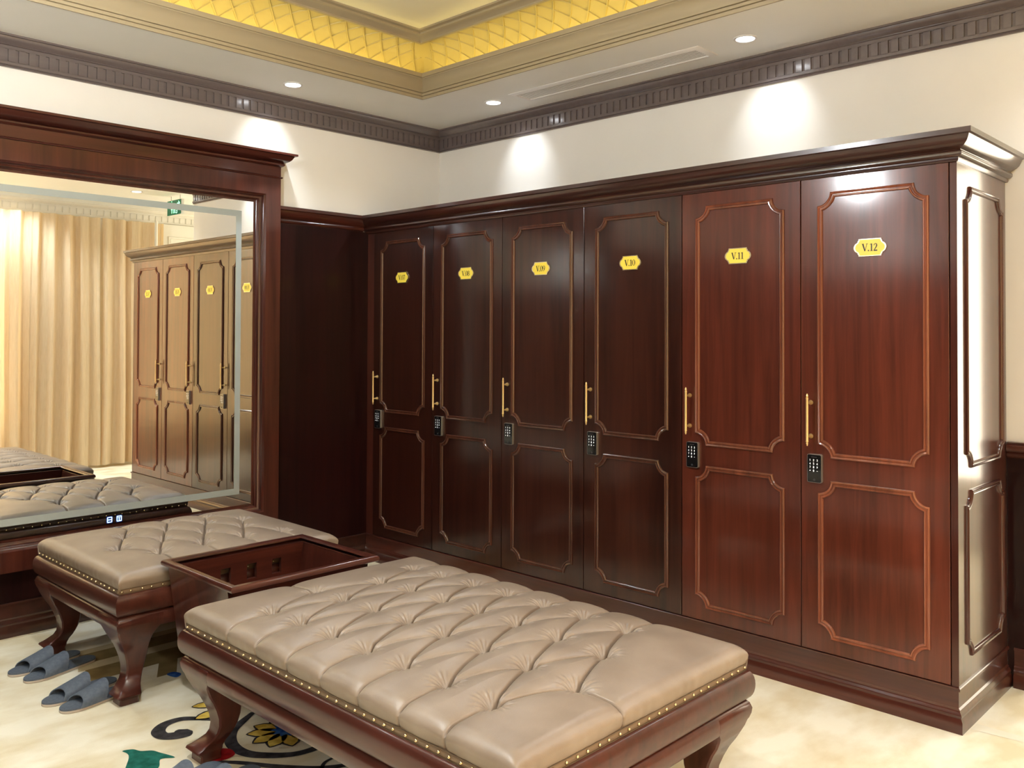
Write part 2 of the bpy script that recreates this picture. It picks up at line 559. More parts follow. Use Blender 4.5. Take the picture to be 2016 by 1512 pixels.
# wood panelling on the north wall with its baseboard and cornice
MXR, MXL = -1.378, -3.33       # mirror frame outer sides
b = MB().use(M['panel'])
b.box(XW, -0.02, -0.016, 0.0, 0.0, ZT)
struct(b, 'trim_4')
base_prof = [(0.0, 0.0), (0.018, 0.0), (0.018, 0.045), (0.012, 0.056), (0.012, 0.060), (0.014, 0.066), (0.012, 0.072), (0.006, 0.080), (0.006, 0.086), (0.0, 0.092), (0.0, 0.155), (0.007, 0.157), (0.007, 0.166), (0.004, 0.169), (-0.006, 0.169), (-0.006, 0.0)]
def shift(prof, d):
    return [(o + d, z) for o, z in prof]
b = MB().use(M['cornice'], True)
b.sweep([(-D - 0.001, 0.0), (XW, 0.0)], shift(base_prof, 0.0165), W3)
struct(b, 'baseboard_north')
cor = [(-0.01, ZT - 0.012), (0.006, ZT - 0.012), (0.010, ZT - 0.006), (0.010, ZT + 0.004), (0.020, ZT + 0.006), (0.027, ZT + 0.014), (0.027, ZT + 0.022), (0.020, ZT + 0.031), (0.022, ZT + 0.034), (0.030, ZT + 0.038), (0.042, ZT + 0.045),
       (0.053, ZT + 0.055), (0.060, ZT + 0.068), (0.064, ZT + 0.080), (0.0727, ZT + 0.084), (0.0727, ZL), (-0.01, ZL)]
def cscale(k, d):
    return [(o * k + d, z) for o, z in cor]
b = MB().use(M['wood_x'], True)
b.sweep([(-D - 0.03, 0.0), (MXR - 0.02, 0.0)], cscale(0.75, 0.0), W3)
b.sweep([(MXL + 0.02, 0.0), (XW, 0.0)], cscale(0.75, 0.0), W3)
struct(b, 'trim_5')

# wainscot, baseboard and chair rail on the east wall beyond the lockers
b = MB().use(M['panel'])
b.box(-0.016, 0.0, YO + 0.002, YE - 0.001, 0.0, 0.99)
struct(b, 'trim_6')
b = MB().use(M['wood_y'], True)
b.sweep([(0.0, YO + 0.002), (0.0, YE - 0.026)], shift(base_prof, 0.0165), W3)
struct(b, 'baseboard_east')
b = MB().use(M['wood_y'], True)
rail = [(0.0, 0.985), (0.018, 0.985), (0.026, 0.992), (0.026, 1.002), (0.020, 1.008), (0.030, 1.016), (0.034, 1.028), (0.030, 1.040), (0.020, 1.044), (0.022, 1.052), (0.0, 1.054)]
b.sweep([(0.0, YO + 0.002), (0.0, YE - 0.002)], rail, W3)
struct(b, 'trim_7')
b = MB().use(M['panel'])
b.box(XW, XW + 0.016, YS + 0.1, -0.05, 0.0, ZT)
struct(b, 'trim_8')

# white panelled door and frame in the south wall (seen in the mirror)
b = MB().use(M['whitetrim'])
b.box(0.37, 1.38, YS, YS + 0.035, 0, 2.80)
def rectpath(x0, x1, z0, z1):
    return [(x0, z0), (x1, z0), (x1, z1), (x0, z1)]
for z0, z1 in ((0.15, 1.05), (1.2, 2.66)):
    b.use(M['whitetrim'], True)
    b.sweep(rectpath(0.47, 1.28, z0, z1), [(0.0, 0.034), (0.006, 0.045), (0.02, 0.045), (0.026, 0.038), (0.034, 0.043), (0.04, 0.034)], lambda u, v, h: (u, YS + h, v), closed=True)
struct(b, 'door_1')
# added window behind the curtain, there to light the cloth from behind
b = MB().use(M['whitetrim'])
for x in (WX0, WX0 + 1.16, WX0 + 2.33, WX1 - 0.06):
    b.box(x, x + 0.06, YS - 0.1, YS - 0.02, WZ0, WZ1)
b.box(WX0, WX1, YS - 0.1, YS - 0.02, WZ0, WZ0 + 0.06)
b.box(WX0, WX1, YS - 0.1, YS - 0.02, WZ1 - 0.06, WZ1)
struct(b, 'added_window_1')
light('curtain_fill', 'AREA', ((WX0 + WX1) / 2, YS - 0.05, 1.5), ((WX0 + WX1) / 2, 0, 1.5), P_WIN, (1.0, 0.965, 0.89), sx=WX1 - WX0 - 0.2, sy=2.1)

# ------------------------------------------------------------------ carpet floor with its inlaid pattern
b = MB().use(M['carpet'])
b.box(XW - 0.1, XE + 0.1, YS - 0.1, 0.1, -0.05, 0.0)
def flat(pts, mt, z):
    b.use(M[mt])
    b.poly([(x, y, z) for x, y in pts])
def smooth_loop(pts, n=6):
    out = []
    m_ = len(pts)
    for i in range(m_):
        p0, p1, p2, p3 = pts[i - 1], pts[i], pts[(i + 1) % m_], pts[(i + 2) % m_]
        for k in range(n):
            t = k / n
            out.append(tuple(0.5 * (2 * p1[j] + (p2[j] - p0[j]) * t + (2 * p0[j] - 5 * p1[j] + 4 * p2[j] - p3[j]) * t * t + (3 * p1[j] - p0[j] - 3 * p2[j] + p3[j]) * t ** 3) for j in (0, 1)))
    return out
def smooth_line(pts, n=8):
    q = [pts[0]] + list(pts) + [pts[-1]]
    out = []
    for i in range(1, len(q) - 2):
        p0, p1, p2, p3 = q[i - 1], q[i], q[i + 1], q[i + 2]
        for k in range(n):
            t = k / n
            out.append(tuple(0.5 * (2 * p1[j] + (p2[j] - p0[j]) * t + (2 * p0[j] - 5 * p1[j] + 4 * p2[j] - p3[j]) * t * t + (3 * p1[j] - p0[j] - 3 * p2[j] + p3[j]) * t ** 3) for j in range(len(p1))))
    out.append(tuple(pts[-1]))
    return out
def stroke(pts, wd, mt, z):
    q = smooth_line([(p[0], p[1], w_) for p, w_ in zip(pts, wd)])
    b.use(M[mt])
    b.ribbon([(a, c) for a, c, _ in q], [w_ for _, _, w_ in q], W3, z)
Z1, Z2, Z3 = 0.0008, 0.0014, 0.0020
# border stripes parallel to the mirror wall
for y0, y1, mt in ((-0.47, -0.53, 'c_beige'), (-0.53, -0.655, 'c_tan'), (-0.655, -0.735, 'c_beige'), (-0.735, -0.885, 'c_tan')):
    flat([(-2.79, y1), (-0.9, y1), (-0.9, y0), (-2.76, y0)], mt, Z1)
rnd = random.Random(4)
for i in range(9):
    x = -2.74 + i * 0.17
    flat([(x, -1.04), (x + 0.09, -1.04), (x + 0.17, -0.885), (x + 0.08, -0.885)], 'c_tan' if i % 2 else 'c_beige', Z1)
flat(smooth_loop([(-2.525, -1.04), (-2.49, -1.03), (-2.475, -1.075), (-2.51, -1.10)]), 'c_blue', Z2)
# charcoal scroll
stroke([(-2.60, -1.62), (-2.635, -1.565), (-2.69, -1.515), (-2.755, -1.515), (-2.80, -1.555), (-2.805, -1.605), (-2.772, -1.635), (-2.735, -1.635), (-2.71, -1.63)],
       [0.014, 0.03, 0.037, 0.044, 0.052, 0.054, 0.064, 0.08, 0.03], 'c_dark', Z2)
def petal(a, c, wd, mt='c_yellow', z=Z2, rim=True):
    dx, dy = c[0] - a[0], c[1] - a[1]
    l = math.hypot(dx, dy)
    nx, ny = -dy / l, dx / l
    def shape(k):
        prof = [(0, 0.45), (0.25, 0.9), (0.5, 1.0), (0.75, 0.75), (0.93, 0.28), (1.0, 0.0), (0.93, -0.28), (0.75, -0.75), (0.5, -1.0), (0.25, -0.9), (0, -0.45)]
        return [(a[0] + dx * t * (1 + 0.06 * k) + nx * s * wd / 2 * (1 + 0.35 * k), a[1] + dy * t * (1 + 0.06 * k) + ny * s * wd / 2 * (1 + 0.35 * k)) for t, s in prof]
    if rim:
        flat(shape(1), 'c_dark', z)
    flat(shape(0), mt, z + 0.0005)
petal((-2.52, -1.475), (-2.605, -1.44), 0.05)
petal((-2.53, -1.555), (-2.65, -1.555), 0.06)
# big charcoal ring around a gold and blue flower
stroke([(-2.46, -1.66), (-2.553, -1.717), (-2.60, -1.75), (-2.642, -1.81), (-2.662, -1.875), (-2.658, -1.945), (-2.622, -2.007), (-2.54, -2.077), (-2.445, -2.094), (-2.33, -2.08), (-2.22, -2.0)],
       [0.02, 0.036, 0.042, 0.046, 0.046, 0.046, 0.044, 0.036, 0.034, 0.03, 0.012], 'c_dark', Z2)
FC = (-2.45, -1.89)
for k, (tx, ty) in enumerate(((-2.576, -1.818), (-2.596, -1.897), (-2.57, -1.967), (-2.508, -2.017), (-2.43, -2.01), (-2.35, -1.97), (-2.32, -1.88), (-2.36, -1.80), (-2.43, -1.77), (-2.52, -1.775))):
    petal((FC[0] + (tx - FC[0]) * 0.2, FC[1] + (ty - FC[1]) * 0.2), (tx, ty), 0.062)
star = []
for k in range(20):
    r = 0.062 if k % 2 == 0 else 0.042
    star.append((FC[0] + r * math.cos(k * PI / 10), FC[1] + r * math.sin(k * PI / 10)))
flat(star, 'c_blue', Z3 + 0.001)
# green leaf, red bud, dark vine
leaf = smooth_loop([(-2.962, -1.618), (-2.930, -1.631), (-2.915, -1.665), (-2.885, -1.69), (-2.872, -1.725), (-2.85, -1.798), (-2.892, -1.775), (-2.926, -1.83), (-2.99, -1.85), (-3.03, -1.80), (-2.97, -1.69), (-2.958, -1.65)])
flat(leaf, 'c_green', Z2)
flat(smooth_loop([(-2.715, -1.845), (-2.682, -1.880), (-2.690, -1.930), (-2.735, -1.942), (-2.775, -1.915), (-2.76, -1.86)]), 'c_red', Z3)
stroke([(-2.77, -1.92), (-2.735, -1.965), (-2.70, -2.01), (-2.62, -2.13), (-2.52, -2.24), (-2.40, -2.30)], [0.012, 0.022, 0.026, 0.030, 0.030, 0.02], 'c_dark', Z2)
stroke([(-2.44, -2.20), (-2.50, -2.21), (-2.54, -2.26), (-2.50, -2.33), (-2.42, -2.36)], [0.012, 0.014, 0.014, 0.014, 0.008], 'c_dark', Z2)
flat([(-0.58, -3.93), (-0.53, -3.93), (-0.53, -3.75), (-0.60, -3.75)], 'c_pale', Z1)
struct(b, 'floor')

# ------------------------------------------------------------------ glyphs (unit height, drawn as strokes)
def ell(cx, cy, rx, ry, a0=0, a1=360, n=22, thick=None, thin=None):
    pts, wd = [], []
    for i in range(n + 1):
        a = math.radians(a0 + (a1 - a0) * i / n)
        pts.append((cx + rx * math.cos(a), cy + ry * math.sin(a)))
        if thick:
            wd.append(thin + (thick - thin) * math.cos(a) ** 2)
    return (pts, wd) if thick else pts
SERIF = {
    'V': [([(0.06, 0.97), (0.34, 0.02)], [0.17, 0.13]), ([(0.35, 0.02), (0.60, 0.97)], [0.06, 0.06]), ([(-0.08, 0.97), (0.22, 0.97)], 0.05), ([(0.46, 0.97), (0.74, 0.97)], 0.05)],
    '.': [([(0.02, 0.075), (0.17, 0.075)], 0.15)],
    '0': [ell(0.27, 0.49, 0.22, 0.46, 0, 360, 24, 0.14, 0.05)],
    '1': [([(0.25, 0.03), (0.25, 0.97)], 0.14), ([(0.04, 0.84), (0.25, 0.95)], 0.06), ([(0.05, 0.025), (0.45, 0.025)], 0.05)],
    '2': [([(0.06, 0.70), (0.12, 0.88), (0.26, 0.95), (0.40, 0.87), (0.42, 0.68), (0.30, 0.42), (0.06, 0.07)], [0.09, 0.08, 0.08, 0.12, 0.14, 0.11, 0.07]), ([(0.03, 0.06), (0.50, 0.06)], 0.13)],
    '7': [([(0.03, 0.92), (0.50, 0.92)], 0.13), ([(0.47, 0.90), (0.20, 0.0)], [0.06, 0.13])],
    '8': [ell(0.27, 0.72, 0.17, 0.22, 0, 360, 20, 0.12, 0.06), ell(0.27, 0.25, 0.21, 0.23, 0, 360, 20, 0.13, 0.06)],
    '9': [ell(0.26, 0.66, 0.20, 0.29, 0, 360, 22, 0.13, 0.05), ([(0.46, 0.66), (0.42, 0.36), (0.28, 0.12), (0.08, 0.02)], [0.13, 0.12, 0.09, 0.05])],
}
ADV = {'V': 0.70, '.': 0.24, '0': 0.55, '1': 0.50, '2': 0.54, '7': 0.53, '8': 0.54, '9': 0.53}
SANS = {
    '1': [[(0.12, 0.8), (0.3, 1.0), (0.3, 0.0)]],
    '2': [[(0.05, 0.75), (0.2, 0.98), (0.45, 0.9), (0.48, 0.65), (0.05, 0.0), (0.5, 0.0)]],
    '3': [[(0.05, 0.9), (0.3, 1.0), (0.48, 0.78), (0.25, 0.53), (0.5, 0.28), (0.3, 0.0), (0.05, 0.1)]],
    '4': [[(0.4, 0.0), (0.4, 1.0), (0.02, 0.3), (0.52, 0.3)]],
    '5': [[(0.48, 1.0), (0.1, 1.0), (0.08, 0.58), (0.35, 0.62), (0.5, 0.32), (0.3, 0.0), (0.05, 0.08)]],
    '6': [[(0.42, 1.0), (0.1, 0.5), (0.08, 0.2), (0.28, 0.0), (0.5, 0.25), (0.3, 0.5), (0.1, 0.35)]],
    '7': [[(0.03, 1.0), (0.5, 1.0), (0.2, 0.0)]],
    '8': [ell(0.27, 0.76, 0.18, 0.23, n=14), ell(0.27, 0.26, 0.22, 0.26, n=14)],
    '9': [[(0.1, 0.0), (0.42, 0.45), (0.46, 0.8), (0.26, 1.0), (0.05, 0.75), (0.25, 0.5), (0.44, 0.65)]],
    '*': [[(0.05, 0.5), (0.5, 0.5)], [(0.15, 0.25), (0.4, 0.75)], [(0.15, 0.75), (0.4, 0.25)]],
    '0': [ell(0.27, 0.5, 0.22, 0.48, n=18)],
    '-': [[(0.0, 0.4), (0.55, 0.4)]],
    'E': [[(0.5, 1.0), (0.07, 1.0), (0.07, 0.0), (0.5, 0.0)], [(0.07, 0.5), (0.42, 0.5)]],
    'X': [[(0.0, 1.0), (0.52, 0.0)], [(0.0, 0.0), (0.52, 1.0)]],
    'I': [[(0.15, 0.0), (0.15, 1.0)]],
    'T': [[(0.0, 1.0), (0.56, 1.0)], [(0.28, 1.0), (0.28, 0.0)]],
}

# ------------------------------------------------------------------ lockers
def F(u, n, z):          # on a locker front: u to the right, n out of the door, z up (local to the locker's empty)
    return (-n, -u, z)
MOULD = [(-0.001, 0.0), (0.0, 0.006), (0.004, 0.0095), (0.009, 0.0075), (0.0105, 0.0045), (0.0125, 0.0045), (0.015, 0.008), (0.019, 0.0085), (0.022, 0.0055), (0.023, 0.0)]
def notched(u0, u1, z0, z1, R, n=8):
    P = []
    for cx, cz, a0 in ((u0, z0, 90), (u1, z0, 180), (u1, z1, 270), (u0, z1, 0)):
        for k in range(n + 1):
            a = math.radians(a0 - 90 * k / n)
            P.append((cx + R * math.cos(a), cz + R * math.sin(a)))
    return P
def panel_moulding(mb, u0, u1, z0, z1, R, fn):
    mb.sweep(notched(u0, u1, z0, z1, R), MOULD, fn, closed=True)

PLATE_OUT = []
def plate_outline(k=1.0):
    hw, hh = 0.0665 * k, 0.036 * k
    right = [(0.046, -1.0), (0.047, -0.82), (0.051, -0.70), (0.050, -0.60), (0.056, -0.52), (0.063, -0.34), (0.0665, -0.1), (0.0665, 0.1), (0.063, 0.34), (0.056, 0.52), (0.050, 0.60), (0.051, 0.70), (0.047, 0.82), (0.046, 1.0)]
    pts = [(x * k, s * hh) for x, s in right]
    return pts + [(-x, -s) for x, s in pts]

tints = [(0.23, 0.22, 0.26), (0.28, 0.28, 0.34), (0.34, 0.35, 0.44), (0.34, 0.36, 0.44), (0.78, 0.68, 0.78), (1.00, 0.90, 1.00)]  # per-door tone standing in for how differently the doors reflect
numbers = ['V.07', 'V.08', 'V.09', 'V.10', 'V.11', 'V.12']
looks = ['dark mahogany locker with gold plate V.07, in the corner beside the mirror wall panelling',
         'dark mahogany locker with gold plate V.08, second locker out from the corner',
         'dark brown locker with gold plate V.09, between lockers V.08 and V.10',
         'dark brown locker with gold plate V.10, between lockers V.09 and V.11',
         'reddish mahogany locker with gold plate V.11, next to the end locker of the row',
         'reddest mahogany locker with gold plate V.12, last of the row']
for i in range(6):
    y0, y1 = SEAM[i], SEAM[i + 1]
    wd = y0 - y1
    L = thing('locker', looks[i], 'locker', (-D, y0, ZB), 'numbered lockers along the wall')
    c = MB().use(M['wood_z'])
    # carcass: sides, back, top, bottom; the first one carries a filler strip to the corner
    c.box(0.022, D - 0.004, -0.018, -0.0005, 0, ZT - ZB)
    c.box(0.022, D - 0.004, -wd + 0.0005, -wd + 0.018, 0, ZT - ZB)
    c.box(D - 0.016, D - 0.004, -wd + 0.018, -0.018, 0, ZT - ZB)
    c.box(0.022, D - 0.016, -wd + 0.018, -0.018, 0, 0.018)
    c.box(0.022, D - 0.016, -wd + 0.018, -0.018, ZT - ZB - 0.018, ZT - ZB)
    if i == 0:
        c.box(0.005, 0.022, 0.001, 0.072, 0, ZT - ZB)
    c.build('carcass', L)
    dr = MB().use(M['door'])
    dr.cbox(0.0, 0.021, -wd + 0.002, -0.002, 0.003, ZT - ZB - 0.004, 0.0015)
    dr.mats[0] = M['door']
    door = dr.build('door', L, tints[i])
    um = 0.077
    for z0, z1 in ((0.992, 2.120), (0.232, 0.897)):
        pm = MB().use(M['door'], True)
        panel_moulding(pm, um, wd - um + 0.002, z0 - ZB, z1 - ZB, 0.056, lambda u, v, h: F(u, h, v))
        pm.build('panel_moulding', door, tuple(max(t * q, f_) for t, q, f_ in zip(tints[i], (2.0, 2.6, 2.4), (0.72, 0.88, 0.95))))  # lighter than the door: highlights on the ridges put into the colour
    # pull handle: bar with finials on two flared posts
    hd = MB().use(M['gold'], True)
    hu, hz = 0.045, 1.152 - ZB
    bar = [(0.0005, -0.112), (0.003, -0.110), (0.0042, -0.104), (0.0055, -0.100), (0.0035, -0.097), (0.0065, -0.094), (0.0065, -0.091), (0.0058, -0.088), (0.0058, 0.088), (0.0065, 0.091), (0.0065, 0.094), (0.0035, 0.097), (0.0055, 0.100), (0.0042, 0.104), (0.003, 0.110), (0.0005, 0.112)]
    hd.lathe(bar, lambda x, y, h: F(hu + x, 0.036 + y, hz + h), 14)
    for dz in (-0.072, 0.072):
        hd.lathe([(0.0105, 0.0), (0.0105, 0.003), (0.008, 0.008), (0.005, 0.016), (0.0042, 0.036)], lambda x, y, h: F(hu + x, h, hz + dz + y), 14)
    hd.build('handle', door)
    # keypad lock
    kp = MB()
    ku, kz = 0.0665, 0.945 - ZB
    def rrect(hw, hh, r, n=5):
        P = []
        for cx, cz, a0 in ((hw - r, -hh + r, -90), (hw - r, hh - r, 0), (-hw + r, hh - r, 90), (-hw + r, -hh + r, 180)):
            for k in range(n + 1):
                a = math.radians(a0 + 90 * k / n)
                P.append((cx + r * math.cos(a), cz + r * math.sin(a)))
        return P
    kp.use(M['keysteel'], False).prism(rrect(0.0315, 0.060, 0.007), lambda u, v, h: F(ku + u, h, kz + v), 0.0, 0.015)
    kp.use(M['black']).prism(rrect(0.0298, 0.0583, 0.006), lambda u, v, h: F(ku + u, h, kz + v), 0.010, 0.0162)
    kp.use(M['keygrey']).prism(ell(0, -0.0475, 0.0055, 0.0048, n=14)[:-1], lambda u, v, h: F(ku + u, h, kz + v), 0.016, 0.0166)
    kp.use(M['keygrey']).prism([(-0.013, 0.047), (0.011, 0.047), (0.011, 0.0495), (-0.013, 0.0495)], lambda u, v, h: F(ku + u, h, kz + v), 0.016, 0.0163)
    kp.use(M['keylit'])
    for r, row in enumerate(('123', '456', '789', '*0-')):
        for cc, ch in enumerate(row):
            ou, oz = -0.0205 + cc * 0.0158, 0.031 - r * 0.0148
            for st in SANS[ch]:
                kp.ribbon([(ku + ou + p[0] * 0.0085, kz + oz + p[1] * 0.008) for p in st], 0.0014, lambda u, v, h: F(u, h, v), 0.0166)
    kp.build('keypad_lock', door, fix=True)
    # number plate
    pl = MB()
    pu, pz = 0.300, 1.8745 - ZB
    pl.use(M['brass']).prism(plate_outline(1.0), lambda u, v, h: F(pu + u, h, pz + v), 0.0, 0.005)
    pl.use(M['platefill']).prism(plate_outline(0.90), lambda u, v, h: F(pu + u, h, pz + v), 0.004, 0.0058)
    pl.use(M['ink'])
    hgt = 0.0315
    tw = sum(ADV[ch] for ch in numbers[i]) * hgt
    x = -tw / 2 + 0.001
    for ch in numbers[i]:
        for pts, ww in SERIF[ch]:
            ww = [q * hgt * 1.15 for q in ww] if hasattr(ww, '__len__') else ww * hgt * 1.15
            pl.ribbon([(pu + x + p[0] * hgt, pz - hgt / 2 + p[1] * hgt) for p in pts], ww, lambda u, v, h: F(u, h, v), 0.0062)
        x += ADV[ch] * hgt
    tag(pl.build('number_plate', door), 'gold plate reading ' + numbers[i])

# end panel of the row
ep = thing('locker_end_panel', 'tall mahogany side panel closing the end of the locker row beside V.12', 'panel', (-D, YE, ZB))
e = MB().use(M['wood_z'])
e.box(0.004, D - 0.0165, 0.0, 0.0255, 0, ZT - ZB)
e.build('panel_board', ep)
for z0, z1 in ((0.992, 2.105), (0.255, 0.905)):
    pm = MB().use(M['wood_z'], True)
    panel_moulding(pm, 0.095, 0.59, z0 - ZB, z1 - ZB, 0.056, lambda u, v, h: (u, -h, v))
    pm.build('panel_moulding', ep)
# plinth and cornice of the row
b = MB().use(M['wood_y'], True)
b.sweep([(0.0 - 0.018, YE), (-D, YE), (-D, -0.018)][::-1], [(-o, z) for o, z in base_prof], W3)
b.use(M['wood_y'], False)
b.box(-D + 0.02, -0.02, YE + 0.02, -0.02, 0.02, 0.168)
tag(b.build('locker_plinth'), 'moulded mahogany plinth running under the row of lockers', 'plinth')
b = MB().use(M['cornice'], True)
b.sweep([(-D, -0.0), (-D, YE), (-0.003, YE)], [(-o, z) for o, z in cor], W3)
b.use(M['cornice'], False)
b.box(-D + 0.01, -0.02, YE + 0.01, -0.02, ZT, ZL - 0.012)
tag(b.build('locker_cornice'), 'stepped mahogany cornice running along the top of the lockers', 'cornice')

# ------------------------------------------------------------------ wall mirror
GX0, GX1, GZ0, GZ1 = -3.193, -1.515, 0.470, 2.320
mr = thing('wall_mirror', 'large wall mirror in mahogany frame with frosted light band, behind the benches', 'mirror', (-2.354, -0.016, 0.335))
def ML(x, y, z):
    return (x + 2.354, y + 0.016, z - 0.335)
g = MB().use(M['mirror'])
g.add([ML(x, y, z) for x in (GX0 - 0.01, GX1 + 0.01) for y in (-0.020, -0.0165) for z in (GZ0 - 0.01, GZ1 + 0.01)], [(0, 1, 3, 2), (4, 6, 7, 5), (0, 4, 5, 1), (2, 3, 7, 6), (0, 2, 6, 4), (1, 5, 7, 3)])
g.build('mirror_glass', mr)
fr = MB().use(M['wood_z'], True)
fp = [(-0.012, 0.0205), (0.0, 0.0215), (0.0, 0.030), (0.006, 0.034), (0.010, 0.042), (0.010, 0.048), (0.016, 0.050), (0.024, 0.058), (0.026, 0.066), (0.026, 0.074), (0.031, 0.078), (0.036, 0.085), (0.040, 0.085), (0.137, 0.085), (0.137, 0.016)]
fr.sweep([(GX0, GZ0), (GX0, GZ1), (GX1, GZ1), (GX1, GZ0)], fp, lambda u, v, h: ML(u, -h, v), closed=True)
fr.build('frame', mr)
fz = MB().use(M['wood_x'], True)
FX0, FX1 = GX0 - 0.137, GX1 + 0.137
pth = [(FX1, -0.0165), (FX1, -0.085), (FX0, -0.085), (FX0, -0.0165)]
bead = [(-0.01, 2.457), (0.006, 2.460), (0.010, 2.465), (0.006, 2.470), (0.0, 2.472), (0.0, 2.530), (0.008, 2.532), (0.018, 2.540), (0.018, 2.548), (0.012, 2.553), (0.022, 2.556), (0.036, 2.563), (0.048, 2.574), (0.055, 2.586), (0.060, 2.594), (0.075, 2.597), (0.075, 2.609), (-0.01, 2.609)]
fz.sweep(pth, bead, lambda u, v, h: ML(u, v, h))
fz.use(M['wood_x'], False)
fz.add([ML(x, y, z) for x in (FX0 + 0.002, FX1 - 0.002) for y in (-0.083, -0.0165) for z in (2.457, 2.608)], [(0, 1, 3, 2), (4, 6, 7, 5), (0, 4, 5, 1), (2, 3, 7, 6), (0, 2, 6, 4), (1, 5, 7, 3)])
fz.build('cornice', mr)
# frosted band: a closed ring on the glass
fb = MB().use(M['frost'])
RX0, RX1, RZ0, RZ1 = -3.103, -1.605, 0.549, 2.246
fb.sweep([(RX0, RZ0), (RX0, RZ1), (RX1, RZ1), (RX1, RZ0)][::-1], [(0.0, 0.0202), (0.0, 0.0206), (0.036, 0.0206), (0.036, 0.0202)], lambda u, v, h: ML(u, -h, v), closed=True)
fb.build('frosted_band', mr)
for k, bx in enumerate((-2.369, -2.318)):
    tb = MB().use(M['btnglow'])
    bz = 0.508
    fnb = lambda u, v, h: ML(bx + u, -h, bz + v)
    tb.prism(rrect(0.0165, 0.0185, 0.005), fnb, 0.0202, 0.0206)
    tb.use(M['btn'])
    ring = rrect(0.0135, 0.015, 0.004)
    tb.sweep(ring, [(0.0, 0.0207), (0.0, 0.021), (0.0042, 0.021), (0.0042, 0.0207)], fnb, closed=True)
    if k == 0:
        tb.ribbon([(-0.009, 0.0), (0.009, 0.0)], 0.0045, fnb, 0.0210)
    else:
        tb.ribbon([(0.0, 0.004), (0.0, -0.010)], 0.0045, fnb, 0.0210)
        tb.ribbon([(-0.006, 0.0055), (0.006, 0.0055)], 0.0025, fnb, 0.0210)
    tb.build('touch_button', mr)

